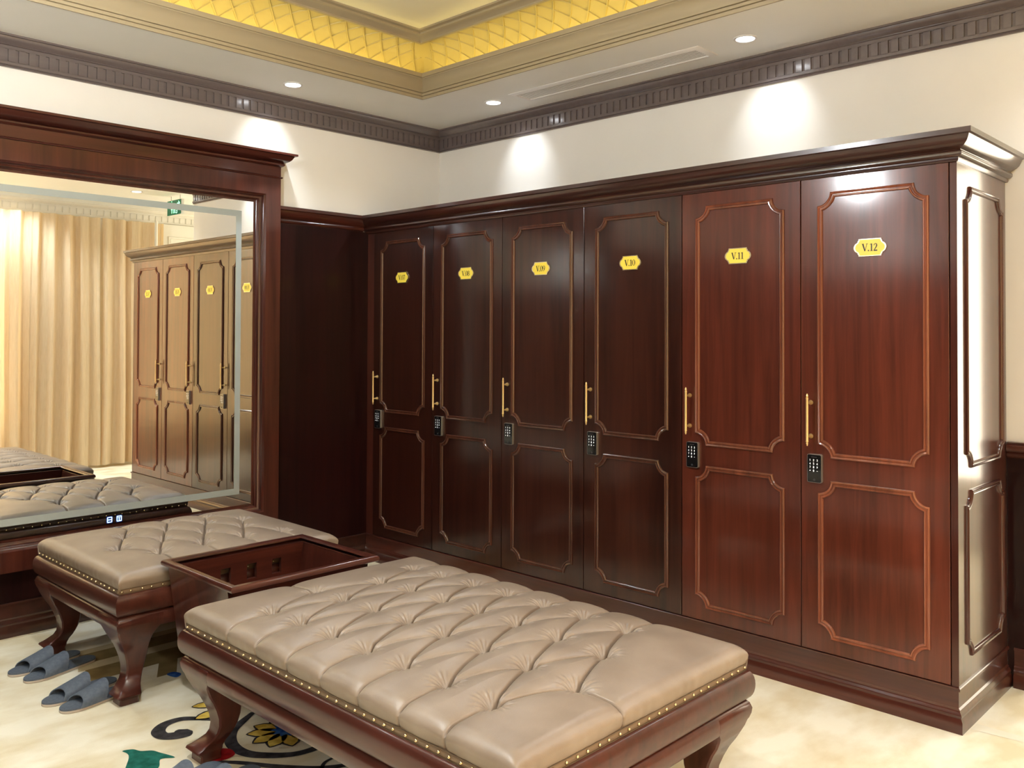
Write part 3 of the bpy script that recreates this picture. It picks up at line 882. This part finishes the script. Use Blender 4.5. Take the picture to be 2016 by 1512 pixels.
# ------------------------------------------------------------------ benches
def bench(name, label, x0, x1, y0, y1, pits, creases, group):
    cx, cy = (x0 + x1) / 2, (y0 + y1) / 2
    T = thing(name, label, 'bench', (cx, cy, 0), group)
    lx, ly = x1 - x0, y1 - y0
    zs = 0.462
    # cushion: tufted surface displaced along its normals
    def prof(L, n):
        # surface coordinate: side, rounded shoulder, flat top
        sd, r = 0.040, 0.034
        al = r * PI / 2
        tot = 2 * (sd + al) + (L - 2 * r)
        ss = np.linspace(0, tot, n)
        pos, f = np.zeros(n), np.zeros(n)
        for i, s in enumerate(ss):
            q = min(s, tot - s)
            if q < sd:
                p, h = 0.0, q
            elif q < sd + al:
                a = (q - sd) / r
                p, h = r * (1 - math.cos(a)), sd + r * math.sin(a)
            else:
                p, h = r + (q - sd - al), sd + r
            p += -0.012 * math.sin(min(q / (sd + al), 1.0) * PI)       # sides belly out a little
            pos[i] = p if s < tot / 2 else L - p
            f[i] = h / (sd + r)
        return pos, f
    res = 0.0026
    nx, ny = int((lx + 0.1) / res), int((ly + 0.1) / res)
    px, fx = prof(lx, nx)
    py, fy = prof(ly, ny)
    X, Y = np.meshgrid(px, py, indexing='ij')
    FX_, FY_ = np.meshgrid(fx, fy, indexing='ij')
    e = 6.0
    f = (np.maximum(FX_, 1e-3) ** -e + np.maximum(FY_, 1e-3) ** -e - 1.0) ** (-1 / e)
    f = np.clip(f, 0, 1)
    ux, uy = np.clip(X / lx, 0, 1), np.clip(Y / ly, 0, 1)
    dome = (1 - np.abs(2 * ux - 1) ** 3.0) * (1 - np.abs(2 * uy - 1) ** 3.6)
    Z = zs + 0.075 * f + 0.037 * np.clip(dome, 0, 1) * (f > 0.5)
    wx, wy = X + x0, Y + y0
    d = np.full(X.shape, 9.0)
    for (ax, ay), (bx_, by_) in creases:
        vx, vy = bx_ - ax, by_ - ay
        t = np.clip(((wx - ax) * vx + (wy - ay) * vy) / (vx * vx + vy * vy), 0, 1)
        d = np.minimum(d, np.hypot(wx - ax - t * vx, wy - ay - t * vy))
    dp = np.full(X.shape, 9.0)
    wr = np.zeros(X.shape)
    for k, (ax, ay) in enumerate(pits):
        rr = np.hypot(wx - ax, wy - ay)
        th = np.arctan2(wy - ay, wx - ax)
        dp = np.minimum(dp, rr)
        wr += (0.0016 * np.sin(15 * th + k) + 0.0012 * np.sin(22 * th + 2 * k)) * np.exp(-((rr - 0.036) / 0.018) ** 2)
    depth = 0.020 * np.exp(-(d / 0.0030) ** 2) + 0.012 * np.exp(-d / 0.026) + 0.020 * np.exp(-(dp / 0.026) ** 2) + 0.012 * np.exp(-dp / 0.05) + 1.3 * wr
    top = np.clip((f - 0.55) / 0.4, 0, 1)
    depth = depth * (0.35 + 0.65 * top)
    depth += (1 - top) * (0.0005 * np.sin(wy * 95 + 2 * np.sin(wy * 31)) * (FX_ < 0.8) + 0.0005 * np.sin(wx * 105 + 1 + 2 * np.sin(wx * 27)) * (FY_ < 0.8)) * np.clip(f * 4, 0, 1)
    depth *= np.clip(f * 6, 0, 1)
    P = np.stack([wx - cx, wy - cy, Z], -1)
    n_ = np.cross(np.gradient(P, axis=0), np.gradient(P, axis=1))
    n_ /= np.maximum(np.linalg.norm(n_, axis=-1, keepdims=True), 1e-9)
    P = P - n_ * depth[..., None]
    c = MB().use(M['leather'], True)
    c.grid(P.tolist())
    cu = c.build('cushion', T, fix=False)
    try:
        bm = bmesh.new(); bm.from_mesh(cu.data)
        for fc in bm.faces: fc.smooth = True
        for ed in bm.edges: ed.smooth = True
        bm.to_mesh(cu.data); bm.free()
    except Exception:
        pass
    # nailhead band
    nb = MB().use(M['leatherband'], True)
    rect = [(-lx / 2, -ly / 2), (lx / 2, -ly / 2), (lx / 2, ly / 2), (-lx / 2, ly / 2)]
    nb.sweep(rect, [(0.02, 0.455), (-0.004, 0.455), (-0.006, 0.460), (-0.006, 0.472), (-0.003, 0.476), (0.02, 0.476)], W3, closed=True)
    nb.use(M['bandline'], True)
    for zz in (0.4565, 0.4755):
        nb.sweep(rect, [(-0.004, zz - 0.0012), (-0.0075, zz - 0.0012), (-0.0075, zz + 0.0012), (-0.004, zz + 0.0012)], W3, closed=True)
    rn = random.Random(7)
    nb.use(M['brass'], True)
    for (a, c2, nrm) in (((-lx / 2, -ly / 2), (lx / 2, -ly / 2), (0, -1)), ((lx / 2, -ly / 2), (lx / 2, ly / 2), (1, 0)), ((lx / 2, ly / 2), (-lx / 2, ly / 2), (0, 1)), ((-lx / 2, ly / 2), (-lx / 2, -ly / 2), (-1, 0))):
        L = math.hypot(c2[0] - a[0], c2[1] - a[1])
        k = int(L / 0.043)
        for i in range(k + 1):
            t = min(max((i + rn.uniform(-0.12, 0.12)) / k, 0.004), 0.996)
            ox, oy = a[0] + (c2[0] - a[0]) * t, a[1] + (c2[1] - a[1]) * t
            tx, ty = (c2[0] - a[0]) / L, (c2[1] - a[1]) / L
            fn = lambda x, y, h: (ox + tx * x + nrm[0] * h, oy + ty * x + nrm[1] * h, 0.466 + y)
            nb.lathe([(0.0050, 0.005), (0.0047, 0.0082), (0.0034, 0.0103), (0.0014, 0.0112)], fn, 8)
    nb.build('nailhead_trim', T)
    # bullnose rail
    r = MB().use(M['bench_y'], True)
    rp = [(0.06, 0.456), (0.0, 0.456)]
    for k in range(13):
        a = PI / 2 - PI * k / 12
        rp.append((-0.002 - 0.026 * math.cos(a) ** 0.8 if abs(math.cos(a)) > 1e-6 else -0.002, 0.411 + 0.045 * math.sin(a)))
    rp += [(0.012, 0.366), (0.06, 0.366)]
    r.sweep(rect, rp, W3, closed=True)
    r.build('rail', T)
    # apron below the rail
    ap = MB().use(M['bench_y'], True)
    app = [(0.012, 0.368), (-0.004, 0.365), (-0.015, 0.355), (-0.021, 0.338), (-0.019, 0.322), (-0.014, 0.308), (-0.010, 0.301), (0.030, 0.302), (0.035, 0.368)]
    ap.sweep(rect, app, W3, closed=True)
    ap.build('apron', T)
    # cabriole legs
    secs = [(0.366, -0.002, 0.180), (0.354, -0.0155, 0.195), (0.338, -0.0215, 0.200), (0.320, -0.0190, 0.195), (0.303, -0.0120, 0.180), (0.285, -0.006, 0.158), (0.268, 0.002, 0.142), (0.245, 0.013, 0.125), (0.220, 0.028, 0.109), (0.19, 0.041, 0.096),
            (0.160, 0.051, 0.084), (0.130, 0.055, 0.074), (0.105, 0.052, 0.068), (0.085, 0.042, 0.069), (0.065, 0.022, 0.077), (0.052, 0.007, 0.087), (0.044, -0.005, 0.096), (0.038, -0.007, 0.098), (0.034, 0.000, 0.090), (0.022, 0.010, 0.076), (0.010, 0.009, 0.078), (0.0015, 0.009, 0.078)]
    for sx_ in (-1, 1):
        for sy_ in (-1, 1):
            lg = MB().use(M['bench_z'], True)
            rows = []
            for z, ins, s in secs:
                oc = (sx_ * (lx / 2 - ins), sy_ * (ly / 2 - ins))
                ic = (oc[0] - sx_ * s, oc[1] - sy_ * s)
                ch = min(0.006, s * 0.1)
                q = []
                for ax, ay, d1, d2 in ((oc[0], oc[1], (-sx_, 0), (0, -sy_)), (oc[0], ic[1], (0, sy_), (-sx_, 0)), (ic[0], ic[1], (sx_, 0), (0, sy_)), (ic[0], oc[1], (0, -sy_), (sx_, 0))):
                    q.append((ax + d1[0] * ch, ay + d1[1] * ch, z))
                    q.append((ax + d2[0] * ch, ay + d2[1] * ch, z))
                rows.append(q)
            lg.grid(rows, closed_v=True)
            lg.poly(rows[0]); lg.poly(rows[-1])
            lg.build('leg', T)
    return T

def diamonds(cols):
    """cols: list of (fixed, [positions]) neighbouring columns; links each pit to the two nearest in the next column"""
    out = []
    for (fa, pa), (fb_, pb) in zip(cols[:-1], cols[1:]):
        for a in pa:
            near = sorted(pb, key=lambda q: abs(q - a))[:2]
            for q in near:
                if abs(q - a) < 0.14:
                    out.append(((fa, a), (fb_, q)))
    return out
FB = (-2.82, -1.77, -3.43, -1.83)
rA = [-2.113 - 0.18 * k for k in range(7)]
rB = [-2.023 - 0.18 * k for k in range(8)]
cols = [(-2.655, rA), (-2.415, rB), (-2.175, rA), (-1.935, rB[:7])]
pits = [(c_, y) for c_, ys in cols for y in ys]
cr = diamonds(cols)
cr += [((-2.655, y), (-2.95, y)) for y in rA]
cr += [((-1.935, y), (-1.6, y)) for y in rB[:7]]
cr += [((-2.415, rB[-1]), (-2.405, -3.6)), ((-2.415, rB[0]), (-2.415, -1.70))]
bench('tufted_bench', 'long tufted taupe leather bench in the foreground', *FB[:2], *FB[2:], pits, cr, 'tufted leather benches')
BB = (-2.82, -1.78, -1.245, -0.345)
xa = [-2.567 + 0.205 * k for k in range(4)]
xb = [-2.67 + 0.205 * k for k in range(5)]
rows_ = [(-1.047, xa), (-0.86, xb[:4]), (-0.673, xa), (-0.486, [-2.465, -2.26, -2.055])]
pits = [(x, y) for y, xs in rows_ for x in xs]
cr = [((a[1], a[0]), (c_[1], c_[0])) for a, c_ in diamonds(rows_)]
cr += [((x, -1.047), (x + 0.01, -1.4)) for x in xa]
cr += [((x, -0.486), (x, -0.2)) for x in (-2.465, -2.26, -2.055)]
bench('tufted_bench', 'shorter tufted taupe leather bench standing in front of the mirror', *BB[:2], *BB[2:], pits, cr, 'tufted leather benches')

# ------------------------------------------------------------------ open wooden bin between the benches
bn = thing('wooden_bin', 'open mahogany bin with slotted sides standing between the two benches', 'bin', (-2.31, -1.54, 0))
bx0, bx1, by0, by1 = -0.345, 0.345, -0.293, 0.293
rim = MB().use(M['wood_x'], True)
rect = [(bx0, by0), (bx1, by0), (bx1, by1), (bx0, by1)]
rim.sweep(rect, [(0.036, 0.542), (0.008, 0.542), (0.002, 0.546), (0.0, 0.554), (0.002, 0.562), (0.008, 0.567), (0.028, 0.567), (0.034, 0.564), (0.036, 0.558)], W3, closed=True)
rim.build('rim', bn)
def slotted(yc, sgn):
    w_ = MB().use(M['wood_x'])
    zlo, zhi, sl0, sl1 = 0.235, 0.545, 0.425, 0.492
    t0, t1 = yc - 0.009, yc + 0.009
    xs0, xs1 = -0.312, 0.312
    w_.box(xs0, xs1, t0, t1, sl1, zhi)
    w_.add([(x, y, z) for (x, z) in ((xs0, sl0), (xs1, sl0), (0.267, zlo), (-0.267, zlo)) for y in (t0, t1)], [(0, 2, 3, 1), (2, 4, 5, 3), (4, 6, 7, 5), (6, 0, 1, 7), (0, 6, 4, 2), (1, 3, 5, 7)])
    edges = [xs0]
    for k in range(4):
        c0 = -0.205 + k * 0.1255 - 0.024
        edges += [c0, c0 + 0.048]
    edges.append(xs1)
    for k in range(0, len(edges), 2):
        w_.box(edges[k], edges[k + 1], t0, t1, sl0, sl1)
    w_.build('slotted_side', bn)
slotted(0.245, 1)
slotted(-0.225, -1)
for s in (-1, 1):
    e_ = MB().use(M['wood_z'])
    xo, xi = s * 0.330, s * 0.312
    xob, xib = s * 0.283, s * 0.265
    e_.add([(xo, -0.234, 0.545), (xo, 0.254, 0.545), (xi, 0.254, 0.545), (xi, -0.234, 0.545), (xob, -0.234, 0.22), (xob, 0.254, 0.22), (xib, 0.254, 0.22), (xib, -0.234, 0.22)],
           [(0, 1, 2, 3), (4, 7, 6, 5), (0, 4, 5, 1), (1, 5, 6, 2), (2, 6, 7, 3), (3, 7, 4, 0)])
    e_.build('end_panel', bn)
bt = MB().use(M['wood_x'])
bt.box(-0.265, 0.265, -0.234, 0.254, 0.222, 0.235)
bt.build('bottom_board', bn)

# ------------------------------------------------------------------ slippers
def slipper(label, toe, heel, group):
    tx, ty = toe
    hx, hy = heel
    L = math.hypot(hx - tx, hy - ty)
    ang = math.atan2(hy - ty, hx - tx)
    T = thing('slipper', label, 'slipper', (tx, ty, 0.0022), group)
    T.rotation_euler = (0, 0, ang)
    # local: x from toe to heel, y across
    def half(x):
        t = min(max(x / L, 0), 1)
        return 0.052 * (math.sqrt(max(0.0, 1 - (1 - t / 0.26) ** 2)) if t < 0.26 else 1.0) * (1.0 - 0.22 * max(0, (t - 0.3) / 0.7)) * (1.0 if t < 0.88 else math.sqrt(max(0.0, 1 - ((t - 0.88) / 0.12) ** 2)) * 0.98 + 0.02)
    xs = [L * (0.5 - 0.5 * math.cos(PI * k / 28)) for k in range(29)]
    out = [(x, -half(x)) for x in xs] + [(x, half(x)) for x in xs[::-1]]
    so = MB().use(M['sole'], False)
    so.prism(out, W3, 0.0, 0.008)
    so.build('sole', T)
    ins = MB().use(M['slipper'], False)
    cx_ = L / 2
    ins.prism([(cx_ + (x - cx_) * 0.995, y * 0.985) for x, y in out], W3, 0.008, 0.014)
    ins.build('insole', T)
    up_ = MB().use(M['slipper'], True)
    def arch(layer):
        rows = []
        for k in range(9):
            t = k / 8
            row = []
            for j in range(17):
                a = PI * j / 16
                y = math.cos(a)
                back = 0.168 + 0.024 * math.sin(a)        # top edge sits further back than the sides
                front = 0.056 + 0.024 * math.sin(a)
                x = front + (back - front) * t
                hw = half(x) * 1.03 + 0.002
                hgt = 0.035 + 0.034 * t
                row.append((x, y * (hw - layer), 0.010 + (hgt - layer) * math.sin(a) ** 0.75))
            rows.append(row)
        return rows
    o_, i_ = arch(0.0), arch(0.004)
    up_.grid(o_)
    up_.grid(i_)
    up_.grid([o_[0], i_[0]])
    up_.grid([o_[-1], i_[-1]])
    up_.build('upper', T)
    return T
G = 'slate slippers by the benches'
slipper('farther slipper of the pair nearest the mirror wall', (-3.024, -0.575), (-2.70, -0.50), G)
slipper('nearer slipper of the pair nearest the mirror wall', (-3.00, -0.70), (-2.675, -0.615), G)
slipper('farther slipper of the pair by the near foot of the mirror bench', (-3.03, -1.010), (-2.712, -0.945), G)
slipper('nearer slipper of the pair, half hidden behind the near foot of the mirror bench', (-3.003, -1.126), (-2.683, -1.068), G)
slipper('farther slipper of the pair cut by the bottom edge beside the front bench', (-3.09, -2.055), (-2.77, -1.97), G)
slipper('nearer slipper of the pair cut by the bottom edge beside the front bench', (-3.01, -2.17), (-2.69, -2.085), G)

# ------------------------------------------------------------------ downlights
def downlight(x, y, wall, label, power=1.0, down=0.25):
    T = thing('downlight', label, 'ceiling light', (x, y, ZC), 'recessed ceiling downlights')
    rg = MB().use(M['lampring'], True)
    rg.lathe([(0.058, -0.0002), (0.058, -0.004), (0.052, -0.006), (0.046, -0.005), (0.044, -0.0015)], W3, 28, caps=False)
    rg.build('trim_ring', T)
    ln = MB().use(M['lamplens'], True)
    ln.lathe([(0.044, -0.0018), (0.03, -0.0022), (0.001, -0.0025)], W3, 24, caps=False)
    ln.build('lens', T)
    zl = ZC - 0.008
    if wall is not None:
        light('wall_beam', 'SPOT', (x, y, zl), wall, P_SPOT * power, (0.90, 0.95, 1.0), T, size=math.radians(68), blend=1.0, radius=0.02)
    away = (0.0, 0.0) if wall is None else ((x - wall[0]) * 3.4, (y - wall[1]) * 3.4)
    light('down_beam', 'SPOT', (x, y, zl), (x + away[0], y + away[1], 0), P_DOWN * down, (0.86, 0.94, 1.0), T, size=math.radians(135 if wall is None else 118), blend=0.8, radius=0.10 if wall is None else 0.03)
    return T
downlight(-1.435, -0.30, (-1.435, 0.0, 2.60), 'downlight above the right end of the mirror')
downlight(-0.328, -0.88, (0.0, -0.88, 2.62), 'downlight in the corner above lockers V.07 and V.08')
downlight(-0.333, -2.65, (0.0, -2.65, 2.62), 'downlight above lockers V.10 and V.11, beyond the air vent')
downlight(-0.35, -4.40, None, 'downlight over the passage, seen only in the mirror', down=0.3)
downlight(-3.2, -0.30, (-3.2, 0.0, 2.60), 'added downlight above the left end of the mirror, out of view')  # unseen lamp, added for brightness
for k, (x, y) in enumerate(((-1.3, -5.05), (-2.9, -5.05), (-4.5, -5.05), (-6.25, -1.2), (-6.25, -3.2), (1.4, -4.4))):  # more lamps added beyond the frame to raise the room's brightness
    downlight(x, y, None, 'added downlight out of view over the %s' % ('curtains by the passage', 'middle of the curtains', 'left curtains', 'west wall near the mirror', 'west wall near the curtains', 'passage behind the lockers')[k], down=(0.6, 1.1, 1.4, 1.1, 1.1, 0.4)[k])
# opal lamp added in the ceiling tray to brighten the room, above the frame
T = thing('added_pendant', 'added opal globe lamp hanging in the middle of the ceiling tray, out of view', 'ceiling light', (-3.3, -2.28, 3.343))
s = MB().use(M['lampring'], True)
s.lathe([(0.07, -0.0005), (0.07, -0.02), (0.06, -0.026), (0.009, -0.028), (0.009, -0.42), (0.05, -0.425), (0.05, -0.45)], W3, 24)
s.build('rod', T)
s = MB().use(M['lamplens'], True)
s.lathe([(0.049, -0.452), (0.09, -0.475), (0.118, -0.52), (0.125, -0.565), (0.115, -0.615), (0.08, -0.66), (0.03, -0.685), (0.002, -0.688)], W3, 32, caps=False)
s.build('lamp_shade', T)
for dz, pw in ((-0.17, 0.6), (0.20, 0.4)):
    lt = light('pendant_fill', 'POINT', (-3.3 + 0.0, -2.28, 2.778 + dz), (-3.3, -2.28, 0), P_LAMP * pw, (0.93, 0.97, 1.0), T)
    lt.data.shadow_soft_size = 0.06
# cove LED strips lying in the trough of the tray
for side, (a0, a1) in enumerate(((TX0, TX1), (TY0, TY1), (TX0, TX1), (TY0, TY1))):
    L = a1 - a0
    mid = (a0 + a1) / 2
    loc = ((mid, TY1 + 0.09), (TX1 + 0.09, mid), (mid, TY0 - 0.09), (TX0 - 0.09, mid))[side]
    T = thing('led_strip', 'hidden yellow strip light in the %s trough of the ceiling tray' % ('mirror side', 'locker side', 'curtain side', 'west side')[side], 'strip light', (loc[0], loc[1], 3.085), 'strip lights of the ceiling tray')
    s = MB().use(M['led'])
    hx, hy = (L / 2, 0.006) if side in (0, 2) else (0.006, L / 2)
    s.box(-hx, hx, -hy, hy, 0.0, 0.004)
    s.use(M['trayfascia'])
    s.box(-hx, hx, -hy, hy, -0.035, 0.0)
    s.build('diode_tape', T)
    lt = light('cove_glow', 'AREA', (loc[0], loc[1], 3.095), (loc[0], loc[1], 4.0), P_COVE * L, (1.0, 0.78, 0.26), T, sx=L if side in (0, 2) else 0.03, sy=0.03 if side in (0, 2) else L)
    lt.rotation_euler = (PI, 0, 0)

# ------------------------------------------------------------------ linear air vent in the ceiling
T = thing('air_vent', 'long slotted air vent in the ceiling above the lockers', 'air vent', (-0.30, -1.75, ZC))
v = MB().use(M['vent'], True)
rect = [(-0.10, -0.67), (0.10, -0.67), (0.10, 0.67), (-0.10, 0.67)]
v.sweep(rect, [(0.0, -0.0002), (0.0, -0.003), (0.012, -0.008), (0.034, -0.009), (0.036, -0.0002)], W3, closed=True)
v.build('vent_frame', T)
v = MB().use(M['ventdark'])
v.box(-0.066, 0.066, -0.636, 0.636, -0.0035, -0.0004)
v.use(M['vent'])
for k in range(7):
    x = -0.057 + k * 0.019
    v.box(x - 0.0055, x + 0.0055, -0.634, 0.634, -0.0048, -0.0036)
v.build('slats', T)

# ------------------------------------------------------------------ exit sign hanging over the passage (seen in the mirror)
T = thing('exit_sign', 'green lit exit sign hanging by two wires over the passage, seen in the mirror', 'exit sign', (0.05, -4.36, 2.775))
s = MB().use(M['signcase'])
s.box(-0.008, 0.022, -0.165, 0.165, 0.0, 0.165)
s.build('case', T)
s = MB().use(M['signgreen'])
s.box(-0.0105, -0.008, -0.160, 0.160, 0.004, 0.161)
fs = lambda u, v_, h: (-h, -u, v_)
s.use(M['signwhite'])
x = -0.075
for ch in 'EXIT':
    for st in SANS[ch]:
        s.ribbon([(x + p[0] * 0.055, 0.022 + p[1] * 0.042) for p in st], 0.011, fs, 0.011)
    x += 0.030 if ch == 'I' else 0.042
s.ribbon([(-0.12, 0.088), (0.12, 0.088)], 0.006, fs, 0.011)
x = -0.08
for ch in 'EXIT':
    x += 0
# arrow and running figure on the upper half
s.ribbon([(-0.13, 0.122), (-0.07, 0.122)], 0.012, fs, 0.011)
s.ribbon([(-0.10, 0.145), (-0.13, 0.122), (-0.10, 0.099)], 0.012, fs, 0.011)
s.prism(ell(0.055, 0.150, 0.008, 0.008, n=12)[:-1], fs, 0.0107, 0.011)
for st in ([(0.055, 0.138), (0.066, 0.118)], [(0.066, 0.118), (0.050, 0.108), (0.052, 0.096)], [(0.066, 0.118), (0.082, 0.110), (0.094, 0.100)], [(0.055, 0.136), (0.036, 0.128)], [(0.055, 0.136), (0.076, 0.132), (0.080, 0.122)]):
    s.ribbon(st, 0.008, fs, 0.011)
s.build('green_panel', T)
for yy in (-0.105, 0.105):
    s = MB().use(M['wire'], True)
    s.lathe([(0.0025, 0.165), (0.0025, ZC - 2.775)], lambda a, c_, h: (0.007 + a, yy + c_, h), 8)
    s.build('wire', T)

# ------------------------------------------------------------------ curtains (seen in the mirror) and the pale pole beside them
rn = random.Random(11)
def curtain(name, label, x0, x1, yb):
    pos, ph = [], 0.0
    n = int((x1 - x0) / 0.008)
    c = MB().use(M['curtain'], True)
    per = [rn.uniform(0.11, 0.21) for _ in range(80)]
    rows = []
    zs_ = [0.03, 0.3, 0.8, 1.4, 2.0, 2.5, 2.79]
    ks, acc = [], 0
    edges = [0.0]
    while edges[-1] < x1 - x0 + 0.3:
        edges.append(edges[-1] + per[len(edges) % 80])
    for i in range(n + 1):
        s_ = (x1 - x0) * i / n
        j = 0
        while edges[j + 1] < s_:
            j += 1
        t = (s_ - edges[j]) / (edges[j + 1] - edges[j])
        am = 0.045 + 0.02 * math.sin(j * 2.3)
        wv = am * math.sin(2 * PI * t) + 0.012 * math.sin(4 * PI * t + j)
        row = []
        for z in zs_:
            k = 0.75 + 0.25 * (1 - z / 2.8)
            row.append((x0 + s_ + 0.012 * math.sin(j + z * 1.3), yb + wv * k, z))
        rows.append(row)
    c.grid(rows)
    o = c.build(name, fix=False)
    tag(o, label, 'curtain', 'cream floor length curtains')
curtain('curtain', 'cream pleated curtain covering the added window, seen in the mirror', -5.6, -0.36, YS + 0.13)
curtain('curtain', 'cream pleated curtain beside the white door, right of the curtains in the mirror', -0.33, 0.35, YS + 0.13)
s = MB().use(M['whitetrim'], True)
s.lathe([(0.018, 0.002), (0.018, 2.80)], W3, 14)
p_ = s.build('curtain_pole')
p_.location = (0.235, YS + 0.235, 0)
tag(p_, 'thin pale upright pole in front of the curtain beside the white door', 'pole')

# window frame added on the passage wall around a fill light
s = MB().use(M['whitetrim'])
for y0_, y1_, z0_, z1_ in ((-5.33, -5.25, 0.42, 2.78), (-3.55, -3.47, 0.42, 2.78), (-5.25, -3.55, 0.42, 0.50), (-5.25, -3.55, 2.70, 2.78)):
    s.box(XE - 0.07, XE - 0.001, y0_, y1_, z0_, z1_)
struct(s, 'added_window_2')
light('passage_fill', 'AREA', (XE - 0.03, -4.4, 1.6), (0.0, -4.4, 1.6), P_PASS, (1.0, 0.87, 0.68), sx=1.7, sy=2.2)
